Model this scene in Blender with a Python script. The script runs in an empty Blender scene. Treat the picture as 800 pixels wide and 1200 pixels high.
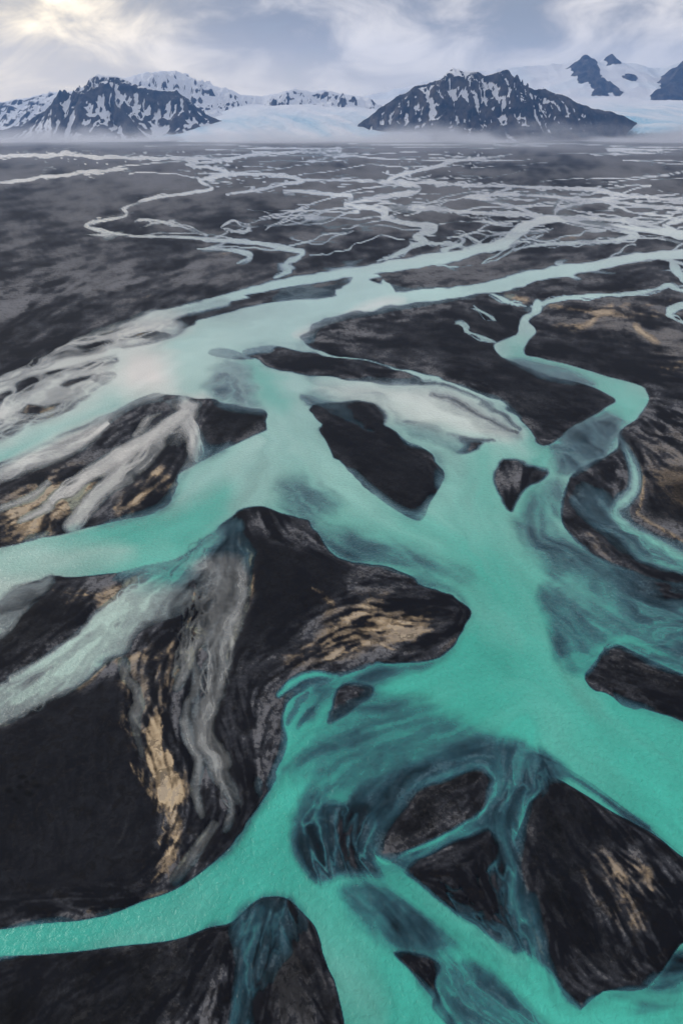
import bpy, math
import numpy as np

# ------------------------------------------------------------------ camera
sc = bpy.context.scene
H = 150.0                      # drone height above the plain, metres
F = 800.0                      # focal length in image pixels (frame 800 x 1200)
HORIZ = 146.0                  # image row of the true horizon
PITCH = math.atan((600.0 - HORIZ) / F)
CP, SP = math.cos(PITCH), math.sin(PITCH)
cam_d = bpy.data.cameras.new('camera')
cam_d.sensor_fit = 'VERTICAL'
cam_d.sensor_height = 24.0
cam_d.lens = 24.0 * F / 1200.0
cam_d.clip_start = 1.0
cam_d.clip_end = 90000.0
cam = bpy.data.objects.new('camera', cam_d)
sc.collection.objects.link(cam)
cam.location = (0, 0, H)
cam.rotation_euler = (math.pi / 2 - PITCH, 0, 0)
sc.camera = cam

# ------------------------------------------------------------------ light
SUN_AZ = math.radians(-60.0)   # left of straight ahead
SUN_EL = math.radians(28.0)
EXPOSURE = 0.15
sun_dir = np.array([math.sin(SUN_AZ) * math.cos(SUN_EL), math.cos(SUN_AZ) * math.cos(SUN_EL), math.sin(SUN_EL)])
sun_d = bpy.data.lights.new('sun', 'SUN')
sun_d.energy = 1.5
sun_d.angle = math.radians(16)
sun_d.color = (1.0, 0.93, 0.84)
sun = bpy.data.objects.new('sun', sun_d)
sc.collection.objects.link(sun)
from mathutils import Vector
sun.rotation_euler = Vector(tuple(sun_dir)).to_track_quat('Z', 'Y').to_euler()
sun.location = (0, 0, 2000)

sc.view_settings.view_transform = 'Standard'
sc.view_settings.look = 'None'
sc.view_settings.gamma = 1.0
sc.view_settings.exposure = EXPOSURE
sc.view_settings.use_curve_mapping = False
sc.cycles.use_denoising = True
sc.cycles.max_bounces = 8
sc.cycles.transparent_max_bounces = 12
sc.cycles.volume_bounces = 1


class NT:
    """small helper round a node tree"""
    def __init__(self, tree):
        self.t = tree
        tree.nodes.clear()

    def n(self, kind, ins=None, **props):
        nd = self.t.nodes.new(kind)
        for k, v in props.items():
            setattr(nd, k, v)
        for k, v in (ins or {}).items():
            s = nd.inputs[k]
            if isinstance(v, bpy.types.NodeSocket):
                self.t.links.new(v, s)
            elif isinstance(v, bpy.types.Node):
                self.t.links.new(v.outputs[0], s)
            else:
                s.default_value = v
        return nd

    def math(self, op, a, b=0.0, c=0.0, clamp=False):
        nd = self.n('ShaderNodeMath', {0: a, 1: b, 2: c}, operation=op)
        nd.use_clamp = clamp
        return nd.outputs[0]

    def mix(self, f, a, b, blend='MIX'):
        nd = self.n('ShaderNodeMix', data_type='RGBA', blend_type=blend)
        for idx, v in ((0, f), (6, a), (7, b)):
            s = nd.inputs[idx]
            if isinstance(v, bpy.types.NodeSocket):
                self.t.links.new(v, s)
            else:
                s.default_value = v if idx == 0 or len(v) == 4 else (*v, 1.0)
        return nd.outputs[2]

    def ramp(self, f, stops, interp='LINEAR'):
        nd = self.n('ShaderNodeValToRGB', {0: f})
        cr = nd.color_ramp
        cr.interpolation = interp
        while len(cr.elements) < len(stops):
            cr.elements.new(0.5)
        for e, (p, c) in zip(cr.elements, stops):
            e.position = p
            e.color = (c, c, c, 1) if isinstance(c, (int, float)) else (*c, 1)
        return nd.outputs[0]

    def mapr(self, f, a, b, c=0.0, d=1.0, smooth=True):
        nd = self.n('ShaderNodeMapRange', {0: f, 1: a, 2: b, 3: c, 4: d})
        nd.interpolation_type = 'SMOOTHSTEP' if smooth else 'LINEAR'
        return nd.outputs[0]

    def noise(self, vec, scale, detail=4.0, rough=0.5, dist=0.0, lac=2.0):
        return self.n('ShaderNodeTexNoise', {'Vector': vec, 'Scale': scale, 'Detail': detail, 'Roughness': rough,
                                             'Lacunarity': lac, 'Distortion': dist}).outputs[0]

    def attr(self, name):
        return self.n('ShaderNodeAttribute', attribute_name=name).outputs['Fac']


def build_world():
    w = bpy.data.worlds.new('World')
    sc.world = w
    w.use_nodes = True
    t = NT(w.node_tree)
    sky = t.n('ShaderNodeTexSky', sky_type='NISHITA')
    sky.sun_disc = False
    sky.sun_elevation = SUN_EL
    sky.sun_rotation = SUN_AZ
    sky.altitude = 150
    clear = t.mix(1.0, sky.outputs[0], (0.10, 0.10, 0.10), 'MULTIPLY')
    g = t.n('ShaderNodeTexCoord').outputs['Generated']
    sep = t.n('ShaderNodeSeparateXYZ', {0: g})
    z = t.math('MAXIMUM', sep.outputs[2], 0.0)
    den = t.math('ADD', z, 0.36)
    px = t.math('DIVIDE', sep.outputs[0], den)
    py = t.math('DIVIDE', sep.outputs[1], den)
    deck = t.n('ShaderNodeCombineXYZ', {0: px, 1: py, 2: 0.0}).outputs[0]
    n1 = t.noise(deck, 3.6, 6.0, 0.56, 0.6)
    deck2 = t.n('ShaderNodeVectorMath', {0: deck, 1: (3.7, 1.9, 5.0)}, operation='ADD').outputs[0]
    n2 = t.noise(deck2, 1.5, 4.0, 0.5, 0.3)
    body = t.math('ADD', t.math('MULTIPLY', n1, 0.6), t.math('MULTIPLY', n2, 0.4))
    shade = t.mapr(body, 0.42, 0.64)
    cloud = t.mix(shade, (0.32, 0.34, 0.39), (1.0, 0.94, 0.89))
    # light breaking through the cloud round the sun
    gap = Vector((-0.357, 0.931, 0.075)).normalized()
    dt = t.n('ShaderNodeVectorMath', {0: g, 1: tuple(gap)}, operation='DOT_PRODUCT').outputs['Value']
    glow = t.math('POWER', t.math('MAXIMUM', dt, 0.0), 75.0)
    glow = t.math('MULTIPLY', glow, t.mapr(body, 0.36, 0.60, 0.25, 1.0))
    cloud = t.mix(1.0, cloud, t.mix(glow, (0, 0, 0), (1.05, 0.80, 0.34)), 'ADD')
    up = t.math('ADD', 0.92, t.math('MULTIPLY', z, 0.45))
    cloud = t.mix(1.0, cloud, t.n('ShaderNodeCombineXYZ', {0: up, 1: up, 2: up}).outputs[0], 'MULTIPLY')
    # thicker pale air low down
    low = t.mapr(z, 0.03, 0.12, 0.70, 0.0)
    wide = t.math('POWER', t.math('MAXIMUM', dt, 0.0), 9.0)
    cloud = t.mix(low, cloud, t.mix(wide, (0.62, 0.64, 0.70), (1.02, 0.90, 0.74)))
    cover = t.mapr(n1, 0.30, 0.42, 0.90, 1.0)
    col = t.mix(cover, clear, cloud)
    bg = t.n('ShaderNodeBackground', {'Color': col, 'Strength': 1.0})
    t.n('ShaderNodeOutputWorld', {'Surface': bg.outputs[0]})


build_world()

# ------------------------------------------------------------------ numpy noise
rng = np.random.default_rng(11)
_perm = rng.permutation(4096).astype(np.int64)
_ang = rng.random(4096) * 2 * np.pi
_gx, _gy = np.cos(_ang), np.sin(_ang)


def perlin(x, y, seed=0):
    xi = np.floor(x).astype(np.int64)
    yi = np.floor(y).astype(np.int64)
    xf = x - xi
    yf = y - yi
    u = xf * xf * xf * (xf * (xf * 6 - 15) + 10)
    v = yf * yf * yf * (yf * (yf * 6 - 15) + 10)

    def g(ix, iy, dx, dy):
        h = _perm[(_perm[(ix + seed * 131) & 4095] + iy) & 4095]
        return _gx[h] * dx + _gy[h] * dy
    a = g(xi, yi, xf, yf)
    b = g(xi + 1, yi, xf - 1, yf)
    c = g(xi, yi + 1, xf, yf - 1)
    d = g(xi + 1, yi + 1, xf - 1, yf - 1)
    return (a + u * (b - a)) * (1 - v) + (c + u * (d - c)) * v


def fbm(x, y, octv=5, seed=0, gain=0.5):
    s = np.zeros_like(x)
    a = 1.0
    for k in range(octv):
        s += a * perlin(x * 2 ** k, y * 2 ** k, seed + k)
        a *= gain
    return s


def ridged(x, y, octv=5, seed=0, gain=0.5):
    s = np.zeros_like(x)
    a = 1.0
    w = 1.0
    for k in range(octv):
        r = (1 - np.abs(perlin(x * 2 ** k, y * 2 ** k, seed + k)) * 1.6).clip(0, 1) ** 2
        s += a * r * w
        w = r.clip(0, 1)
        a *= gain
    return s


def blur(a, sig):
    fy = np.fft.fftfreq(a.shape[0])[:, None]
    fx = np.fft.rfftfreq(a.shape[1])[None, :]
    k = np.exp(-2 * (np.pi * sig) ** 2 * (fx * fx + fy * fy))
    return np.fft.irfft2(np.fft.rfft2(a) * k, s=a.shape)


def sstep(a, b, x):
    t = ((x - a) / (b - a)).clip(0, 1)
    return t * t * (3 - 2 * t)


# ------------------------------------------------------------------ image pixels <-> plain
def ground_Y(v):
    """forward distance on the plain for an image row"""
    d = v - 600.0
    down = d * CP + F * SP
    fwd = F * CP - d * SP
    return H * fwd / down


def row_of_Y(Y):
    # inverse of ground_Y
    k = Y / H
    # k*(d*CP+F*SP) = F*CP - d*SP
    return 600.0 + F * (CP - k * SP) / (k * CP + SP)


def at(px, py, Y):
    """world point on the line of sight of an image pixel at forward distance Y"""
    up = 600.0 - py
    fwd = F * CP + up * SP
    zz = up * CP - F * SP
    k = Y / fwd
    return ((px - 400.0) * k, Y, H + zz * k)


STEP = 1.4
U0, U1, V0, V1 = -120.0, 920.0, 160.0, 1262.0
us = np.arange(U0, U1, STEP)
vs = np.arange(V0, V1, STEP)
NU, NV = len(us), len(vs)
U, V = np.meshgrid(us, vs)                       # rows = v
YW = ground_Y(V)
PXS = (YW * CP + H * SP) / F                      # metres per image pixel across
XW = (U - 400.0) * PXS
DEP = np.abs(np.gradient(YW, axis=0)) / STEP      # metres per image pixel in depth

# bank wobble: noise in metres on the plain, octaves below the local grid dropped
du = np.zeros_like(U)
dv = np.zeros_like(U)
for k, lam in enumerate((3.0, 6.0, 12.0, 25.0, 60.0, 140.0, 320.0)):
    fade = sstep(2.0, 5.0, lam / (DEP * STEP))
    amp = lam * (0.30 if lam < 30 else 0.14 if lam < 100 else 0.06) * fade
    du += amp * perlin(XW / lam, YW / lam, 40 + k) / PXS
    dv += amp * perlin(XW / lam + 7.7, YW / lam + 3.1, 60 + k) / DEP
lim = 5.2 * sstep(200, 460, V) + 0.8
du = np.tanh(du / lim) * lim
dv = np.tanh(dv / lim) * lim
UWP, VWP = U + du, V + dv


def catmull(p, closed, sub=5):
    p = np.asarray(p, float)
    n = len(p)
    out = []
    rngk = range(n) if closed else range(n - 1)
    for i in rngk:
        if closed:
            a, b, c, d = p[(i - 1) % n], p[i], p[(i + 1) % n], p[(i + 2) % n]
        else:
            a, b, c, d = p[max(i - 1, 0)], p[i], p[i + 1], p[min(i + 2, n - 1)]
        for s in range(sub):
            t = s / sub
            out.append(0.5 * (2 * b + (c - a) * t + (2 * a - 5 * b + 4 * c - d) * t * t + (3 * b - a - 3 * c + d) * t ** 3))
    if not closed:
        out.append(p[-1])
    return np.array(out)


def window(x0, x1, y0, y1):
    i0 = max(int((x0 - U0) / STEP), 0)
    i1 = min(int((x1 - U0) / STEP) + 2, NU)
    j0 = max(int((y0 - V0) / STEP), 0)
    j1 = min(int((y1 - V0) / STEP) + 2, NV)
    return slice(j0, max(j1, j0)), slice(i0, max(i1, i0))


def seg_dist(x, y, a, b):
    dx, dy = b[0] - a[0], b[1] - a[1]
    l2 = dx * dx + dy * dy + 1e-9
    t = (((x - a[0]) * dx + (y - a[1]) * dy) / l2).clip(0, 1)
    return np.hypot(x - a[0] - t * dx, y - a[1] - t * dy), t


HINTS = []


def parse(s):
    out = []
    for tok in s.split():
        out.append([float(q) for q in tok.split(',')])
    return out


def poly_mask(s, feather=1.1, warp=1.0):
    p = catmull(parse(s), True, 4)
    m = feather + 8
    w = window(p[:, 0].min() - m, p[:, 0].max() + m, p[:, 1].min() - m, p[:, 1].max() + m)
    x = U[w] + du[w] * warp
    y = V[w] + dv[w] * warp
    ins = np.zeros(x.shape, bool)
    dist = np.full(x.shape, feather)
    n = len(p)
    oi, oj = w[1].start, w[0].start
    for i in range(n):
        a, b = p[i], p[(i + 1) % n]
        if a[1] != b[1]:
            lo, hi = min(a[1], b[1]), max(a[1], b[1])
            j0 = max(int((lo - 7 - V0) / STEP) - oj, 0)
            j1 = min(int((hi + 7 - V0) / STEP) + 2 - oj, x.shape[0])
            if j1 > j0:
                yy, xx = y[j0:j1], x[j0:j1]
                cr = ((a[1] > yy) != (b[1] > yy)) & (xx < (b[0] - a[0]) * (yy - a[1]) / (b[1] - a[1]) + a[0])
                ins[j0:j1] ^= cr
        q = feather + 7
        ww = window(min(a[0], b[0]) - q, max(a[0], b[0]) + q, min(a[1], b[1]) - q, max(a[1], b[1]) + q)
        r = slice(max(ww[0].start - oj, 0), max(ww[0].stop - oj, 0))
        c = slice(max(ww[1].start - oi, 0), max(ww[1].stop - oi, 0))
        if r.stop <= r.start or c.stop <= c.start:
            continue
        d, _ = seg_dist(x[r, c], y[r, c], a, b)
        dist[r, c] = np.minimum(dist[r, c], d)
    sd = np.where(ins, dist, -dist)
    return w, sstep(-feather, feather, sd)


WMOD = 1.0 + 1.3 * perlin(U / 26.0, V / 9.0, 90) + 0.5 * perlin(U / 10.0, V / 4.0, 91)


def stroke_mask(s, feather=1.2, warp=1.0, hint=True, mod=0.0):
    p = catmull(parse(s), False, 5)
    if hint:
        HINTS.append(p[::3, :2])
    p[:, 2] *= np.interp(p[:, 1], [175, 230, 290, 330], [0.55, 0.62, 0.85, 1.0]) if hint else 1.0
    if mod > 0.5:
        k = np.arange(len(p))
        e = np.minimum(k, k[::-1]) / (0.10 * len(p) + 2)
        off = (p[:, 0] < 0) | (p[:, 0] > 800)
        p[:, 2] *= np.where(off, 1.0, (0.35 + 0.65 * e).clip(0, 1))
    wm = p[:, 2].max() / 2 + feather + 8
    w = window(p[:, 0].min() - wm, p[:, 0].max() + wm, p[:, 1].min() - wm, p[:, 1].max() + wm)
    x = U[w] + du[w] * warp
    y = V[w] + dv[w] * warp
    best = np.full(x.shape, -feather)
    oi, oj = w[1].start, w[0].start
    for a, b in zip(p[:-1], p[1:]):
        q = max(a[2], b[2]) / 2 + feather + 7
        ww = window(min(a[0], b[0]) - q, max(a[0], b[0]) + q, min(a[1], b[1]) - q, max(a[1], b[1]) + q)
        r = slice(max(ww[0].start - oj, 0), max(ww[0].stop - oj, 0))
        c = slice(max(ww[1].start - oi, 0), max(ww[1].stop - oi, 0))
        if r.stop <= r.start or c.stop <= c.start:
            continue
        d, t = seg_dist(x[r, c], y[r, c], a, b)
        best[r, c] = np.maximum(best[r, c], (a[2] + (b[2] - a[2]) * t) / 2 * (1 + mod * (WMOD[w][r, c] - 1)) - d)
    return w, sstep(-feather, feather, best)


fields = {
    'W': np.zeros_like(U),            # water opacity (how much silty water lies over the bed)
    'C': sstep(360, 780, V),          # 0 milky .. 1 clear turquoise; far rows paler, sky reflection painted in
    'M': np.zeros_like(U),            # chalky water, plus sky sheen painted into the far rows
    'T': np.zeros_like(U),            # tan silt on dry ground
    'G': np.full_like(U, 0.5),        # grey silt on the black sand
    'R': np.zeros_like(U),            # threads of water running over a shoal
    'K': np.zeros_like(U),            # wet, blacker sand
    'N': np.zeros_like(U),            # smooth wind-laid sand
}


def put(f, w, m, val):
    a = fields[f]
    a[w] = a[w] * (1 - m) + val * m


def P(f, val, s, feather=1.1, warp=1.0):
    put(f, *poly_mask(s, feather, warp), val)


def S(f, val, s, feather=1.2, warp=1.0, hint=True, mod=0.0):
    put(f, *stroke_mask(s, feather, warp, hint, mod), val)


def hint(s):
    HINTS.append(catmull(parse(s), False, 3))


def lines(f, val, text, feather=1.2, mod=0.0):
    for ln in text.strip().splitlines():
        if ln.strip():
            S(f, val, ln, feather, mod=mod)


_sr = np.random.default_rng(77)


def strands(text, n, amp, wid, val, feather=0.8, wave=60.0, f='W'):
    """thin threads that weave round a traced centre line, part and meet again"""
    for ln in text.strip().splitlines():
        if not ln.strip():
            continue
        p = catmull(parse(ln), False, 6)
        seg = np.hypot(*np.diff(p[:, :2], axis=0).T)
        arc = np.concatenate([[0], np.cumsum(seg)])
        m = max(int(arc[-1] / 4.0), 6)
        aa = np.linspace(0, arc[-1], m)
        x = np.interp(aa, arc, p[:, 0])
        y = np.interp(aa, arc, p[:, 1])
        wd = np.interp(aa, arc, p[:, 2])
        tx, ty = np.gradient(x), np.gradient(y)
        tl = np.hypot(tx, ty) + 1e-6
        nx, ny = -ty / tl, tx / tl
        for k in range(n):
            o = np.zeros(m)
            for h in range(3):
                lam = wave / (1.7 ** h) * _sr.uniform(0.7, 1.4)
                o += 0.62 ** h * np.sin(2 * np.pi * (aa / lam + _sr.random()))
            o *= amp * _sr.uniform(0.5, 1.1) * (0.35 + 0.65 * np.minimum(wd / max(wd.max(), 1e-6), 1))
            a, b = sorted(_sr.uniform(0, 1, 2))
            if b - a < 0.3 or _sr.random() < 0.4:
                a, b = 0.0, 1.0
            i0, i1 = int(a * (m - 1)), int(b * (m - 1)) + 1
            ww = wid * _sr.uniform(0.6, 1.3) * (0.75 + 0.4 * np.sin(aa / 9.0 + _sr.random() * 6))
            t_ = np.linspace(0, 1, max(i1 - i0, 1))
            ww = ww[i0:i1] * (0.35 + 0.65 * np.minimum(np.minimum(t_, 1 - t_) * 6, 1))
            px_, py_ = (x + nx * o)[i0:i1:2], (y + ny * o * np.interp(y, [170, 330, 500], [0.55, 0.8, 1.0]))[i0:i1:2]
            ww = ww[::2]
            if len(px_) < 4:
                continue
            S(f, val * _sr.uniform(0.8, 1.0), ' '.join(f'{q[0]:.1f},{q[1]:.1f},{q[2]:.2f}' for q in zip(px_, py_, ww)), feather, 0.6, False)


# ================================================================== braided river, traced by hand in image pixels
# ---- far channels (x,y,width)
FAR = '''
-60,184,2 61,182,2.5 78,179,3 111,184,2 169,185,2 236,186,2 270,185,2 330,179,2 400,177,2
-60,219,3 0,214,3 34,211,3 51,207,4 84,204,3 135,199,3 150,197,2
270,185,2 256,189,3 219,193,4 243,196,4 267,202,5 250,209,4 233,212,4 250,221,4 219,226,3 175,233,4 145,244,5 148,253,4 105,261,5 108,268,4 142,275,3 189,278,3 236,280,4 265,283,5 299,285,6 332,290,7 352,296,9 345,303,8 336,308,10 340,316,12 325,324,8
159,259,3 175,257,2 202,263,3 225,270,3 243,276,2
265,227,3 309,222,5 332,216,5 353,211,5 312,204,4 265,204,3 240,208,2
353,210,3 427,212,3 490,214,3 535,216,3 564,217,3 614,219,3 665,221,3 705,224,3 760,232,3 860,240,3
332,224,2 376,226,3 413,231,3 403,238,3
403,239,6 434,234,8 467,228,10 489,222,9 481,216,5 454,211,4 481,202,4 515,194,4 535,189,3 600,181,2
403,239,5 427,243,7 454,249,7 450,256,7 474,261,6 503,265,8 506,269,8 484,276,7 497,282,8 481,290,8 467,298,7 445,306,6
447,243,5 484,244,7 535,247,5 581,251,5 614,251,5 635,256,6
584,227,3 631,229,4 675,233,4 716,236,4 749,241,4 793,244,5 880,250,5
550,230,3 574,228,3 587,224,4 600,220,3
545,231,4 564,233,5 591,239,6 611,245,6 635,255,7
648,251,6 652,245,5 665,241,5 692,236,4 712,232,3
655,252,6 682,255,5 732,259,5 766,266,6 793,273,7 870,280,9
601,292,4 641,287,5 692,285,5 732,280,6 746,276,5 732,271,4 712,266,4
780,262,7 800,258,6 880,250,6
776,263,6 786,271,10 800,276,12 880,290,14
786,303,9 797,319,8 815,335,6 860,350,6
618,360,5 641,354,5 682,349,4 732,346,4 773,340,5 786,334,5 800,340,5 860,352,6
530,377,3 543,380,5 550,391,6 574,401,7
550,360,2 567,370,3 576,376,3
574,343,3 591,353,4 612,359,3
860,352,6 800,360,6 783,367,6 790,374,5 815,382,6 880,395,6
265,292,4 285,296,5 292,300,4 275,308,3
478,284,2 520,284,2 540,290,3
530,272,3 548,276,3 560,285,4 540,292,4
600,262,3 580,262,4 560,256,3
240,281,2 256,277,3 266,272,3
'''
lines('W', 0.85, FAR, 0.8, 0.8)
strands(FAR, 4, 4.0, 1.15, 0.95, 0.6, 70.0)
for k in range(95):
    v0 = 168.5 + 120 * _sr.random() ** 1.5
    x0 = _sr.uniform(255 + max(0, v0 - 215) * 2.2, 930)
    n_ = int(_sr.uniform(8, 26))
    dv_ = (v0 - 160) / 60.0
    xx, yy, dr = x0, v0, _sr.uniform(-0.2, 0.5)
    pts = []
    for i in range(n_):
        pts.append(f'{xx:.1f},{yy:.1f},{_sr.uniform(0.5, 1.0) * (0.75 + dv_ * 0.55):.2f}')
        dr = 0.8 * dr + 0.25 * _sr.uniform(-1.1, 1.3)
        xx -= _sr.uniform(3, 10)
        yy = max(yy + dr * dv_ * 4.0, 168)
    S('W', _sr.uniform(0.6, 1.0), ' '.join(pts), 0.6, 0.4, False)
strands('''
258,266,4 270,260,6 285,261,6 298,265,4
258,267,4 270,270,6 284,271,6 297,266,4
''', 4, 2.5, 1.6, 0.95, 0.8, 30.0)
# left part of the first stem and its companions
lines('W', 1.0, '''
900,272,9 800,275,9 760,270,7 716,265,7 682,260,8 655,256,11 635,258,13 611,268,15 591,283,15 564,291,13 535,300,14 484,308,15 440,316,14 400,321,11 332,331,10 300,341,11 265,350,12 223,361,13 182,374,15 140,388,14
900,286,12 800,297,12 760,301,10 732,305,12 699,312,13 665,318,14 631,324,14 590,333,13 530,342,10 501,344,14 461,350,14 430,358,12
420,320,12 425,335,20 405,350,24 380,362,22
''', 1.0, 0.35)
# ---- main trunk, the upper pool and its two arms
P('W', 1, '445,322 405,334 393,349 345,352 300,359 265,368 236,376 209,394 189,402 142,410 101,419 51,428 20,441 -20,458 -140,500 -140,520 -20,480 40,470 90,452 138,440 136,458 101,476 51,496 -20,520 -140,560 -140,595 0,538 34,520 67,507 118,487 162,470 190,459 219,461 253,469 285,474 305,478 318,494 309,503 285,514 262,524 240,536 212,552 200,572 194,592 142,605 111,613 81,620 40,627 -20,638 -140,650 -140,790 0,700 34,682 61,674 91,670 135,665 186,655 209,645 236,632 268,606 285,595 309,588 335,596 357,604 380,640 410,657 454,670 494,687 525,697 545,712 540,732 520,758 494,769 454,773 425,780 400,790 380,800 352,806 338,830 342,870 320,905 295,945 270,980 235,1012 200,1036 160,1051 110,1071 60,1076 -20,1086 -140,1090 -140,1140 0,1116 50,1113 100,1109 150,1102 200,1095 240,1081 265,1075 295,1050 325,1045 350,1056 370,1096 390,1160 405,1235 412,1290 600,1290 700,1290 860,1200 860,1120 800,1095 830,1010 800,1000 780,985 750,962 710,930 680,908 650,891 620,876 700,860 860,880 860,700 800,689 766,681 732,672 705,662 679,642 658,621 652,600 655,582 660,566 665,556 699,540 717,527 719,511 736,496 751,479 755,464 739,455 705,446 675,436 641,423 611,416 611,404 623,390 614,378 628,368 630,355 622,353 617,367 605,375 599,394 577,401 573,408 582,418 608,430 641,444 675,454 699,464 715,474 685,490 655,509 632,521 611,496 594,478 564,461 530,449 500,440 470,432 430,424 400,418 375,411 356,397 362,388 376,376 417,365 460,352')

P('W', 1, '540,740 600,720 646,776 668,790 682,803 720,823 760,840 800,851 930,905 930,1070 830,1020 800,1001 780,985 750,962 710,930 680,908 650,891 620,876 560,850')
# land the big outline runs across
P('W', 0, '366,478 400,469 430,472 447,486 454,500 471,515 494,529 513,548 511,563 498,583 488,604 467,598 440,580 413,556 398,536 386,509', 1.1)
P('W', 0, '290,411 319,405 353,412 400,421 454,430 488,442 501,450 481,450 427,446 393,441 349,439 316,430 295,420', 1.1)
P('W', 0, '232,466 265,471 285,474 304,478 316,493 305,502 285,511 262,520 240,530 236,500', 1.1)
P('W', 0, '579,541 604,542 635,550 631,559 611,570 598,585 592,595 581,583 572,563', 2.6)
P('W', 0, '474,494 494,494 512,506 508,516 481,514 471,506', 2.6)
P('W', 0, '516,508 535,509 552,515 560,522 538,531 521,530 512,522', 2.6)
P('W', 0, '282,596 305,589 330,598 356,605 358,624 339,627 319,618 299,608', 2.6)
P('W', 0, '704,752 716,749 739,759 773,776 800,789 870,815 870,880 800,851 760,840 720,823 685,804 679,793 685,779 697,766', 1.1)
P('W', 0, '413,794 442,798 439,812 420,824 400,838 380,842 390,824 400,806', 2.6)
P('W', 0, '432,985 437,965 465,935 500,906 535,891 560,890 575,908 570,935 540,960 500,980 465,995 455,1006 437,1000', 2.6)
P('W', 0, '467,1016 490,993 535,976 570,963 587,976 587,1000 565,1020 540,1035 520,1034 538,1074 500,1051 471,1032', 2.6)
P('W', 0, '640,905 670,920 710,945 760,972 800,1003 870,1040 870,1090 800,1094 770,1130 745,1154 700,1156 674,1181 650,1155 630,1120 615,1070 610,1020 605,990 620,950 630,920', 1.1)
P('W', 0, '455,1110 490,1113 510,1127 505,1150 530,1180 552,1208 535,1200 505,1168 475,1132', 2.6)
# bars in the first stem and pool
P('W', 0, '290,346 320,342 352,340 388,342 392,346 350,349 315,352', 1.1)
P('W', 0, '215,372 236,364 262,358 285,356 258,368 240,374', 1.1)
P('W', 0, '248,412 262,409 285,413 300,420 285,423 262,421 250,417', 1.1)
P('W', 0, '435,327 452,325 446,331', 1.1)
P('W', 0, '455,333 490,322 560,311 600,306 575,318 530,330 500,335', 1.1)

# ---- water thinning over shoals (bed shows through)
P('W', 0.55, '262,422 285,428 295,450 305,476 285,474 255,466 240,450', 10)
P('W', 0.68, '330,560 370,555 400,580 385,600 345,590', 14)
P('W', 0.62, '382,615 430,622 480,640 520,660 545,680 500,678 450,662 410,648', 14)
P('W', 0.45, '625,700 660,650 720,672 800,690 870,700 870,760 800,785 739,757 716,747 703,752 685,764 665,772 646,778 641,759 636,730', 9)
P('W', 0.55, '600,610 650,620 690,650 760,684 720,690 660,690 630,670', 16)
P('W', 0.40, '750,700 800,715 870,730 870,800 800,780 745,755', 14)
S('W', 0.85, '705,755,4 725,745,7 760,757,8 800,775,9 860,800,10', 3)
P('W', 0.72, '662,765 682,764 700,760 688,778 680,790 668,792 652,785', 5)
P('W', 0.52, '655,515 690,495 720,490 712,520 690,540 665,553 640,545', 9)
P('W', 0.60, '590,420 640,432 675,446 690,456 660,452 620,440', 6)
P('W', 0.40, '640,525 665,520 700,525 700,538 668,555 655,545', 6)
P('W', 0.70, '610,585 640,560 655,575 650,600 640,620 610,605', 9)
# dim shoals round the lower bars
P('W', 0.62, '350,860 390,840 440,812 470,806 520,830 580,862 540,885 470,915 400,930 350,960', 16)
P('W', 0.20, '560,862 600,866 635,885 650,900 625,935 612,985 608,1040 618,1090 640,1150 600,1120 540,1076 535,1040 590,1000 590,970 575,960 572,930 578,905 560,888 520,893 460,935 436,965 400,960 420,930 480,895', 12)
P('W', 0.16, '345,960 370,938 400,935 432,962 432,990 455,1012 440,1020 400,1020 372,1030 350,1010 338,985', 8)
P('W', 0.42, '402,1030 440,1030 475,1048 505,1080 528,1104 500,1110 455,1106 425,1085 402,1058', 13)
P('W', 0.34, '515,1118 560,1130 600,1152 640,1185 660,1230 640,1290 600,1290 560,1220 520,1165', 13)
P('W', 0.55, '745,1160 780,1120 830,1100 870,1130 870,1290 760,1290 720,1220', 10)
P('W', 0.26, '440,1000 465,996 500,981 540,961 572,938 582,958 535,977 490,994 467,1016 452,1008', 5)
S('W', 0.24, '434,985,12 440,962,14 470,928,14 510,898,14 555,885,14 578,905,12 573,938,10', 6)
S('W', 0.22, '590,962,18 598,1000,16 610,1045,18 622,1090,16 640,1135,8', 7)
S('W', 0.92, '437,1003,10 455,1020,22 480,1040,26 520,1073,26 570,1104,30 620,1138,34 665,1186,30 720,1205,36 780,1190,30 870,1150,40', 4)
S('W', 0.85, '690,1170,12 730,1160,14 780,1165,18 860,1150,20', 5)
P('W', 0.26, '440,930 500,892 560,868 622,874 655,895 640,905 600,892 560,886 520,893 465,930 440,955', 14)
S('W', 0.55, '592,960,3 598,985,5 606,1010,6 606,1040,5 612,1075,4', 3)
S('W', 0.36, '603,880,6 598,915,6 594,950,5 592,965,4', 5)
S('W', 0.42, '640,892,5 670,908,6 700,928,6 730,950,7 752,964,5', 3)
S('W', 0.40, '470,1000,5 495,992,6 530,973,5 548,962,3', 3)
S('W', 0.40, '512,1030,9 530,1040,12 560,1065,16 590,1092,14 600,1105,10', 5)
# fan between the spindle bar and the dark triangular island
P('W', 0.78, '365,464 400,468 430,470 448,486 470,510 500,528 520,540 540,520 520,505 500,492 474,492 462,478 440,455 400,450 370,452', 6)
P('W', 0.72, '440,448 500,452 540,462 580,482 604,508 596,520 560,505 520,480 470,460', 8)
S('W', 0.30, '355,466,3 395,478,10 420,490,8 440,500,3', 5)
S('W', 0.95, '446,470,6 455,490,8 474,514,7 500,524,8 520,538,14 535,548,20', 3)
P('W', 0, '404,477 425,472 440,478 450,494 430,497 412,488', 4)
lines('W', 0.12, '''
480,446,4 520,452,5 560,466,4 590,484,2
505,462,3 545,476,5 580,494,4 600,505,2
560,470,3 585,484,4 603,500,2
535,512,4 555,516,7 572,517,4
''', 2)
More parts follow.
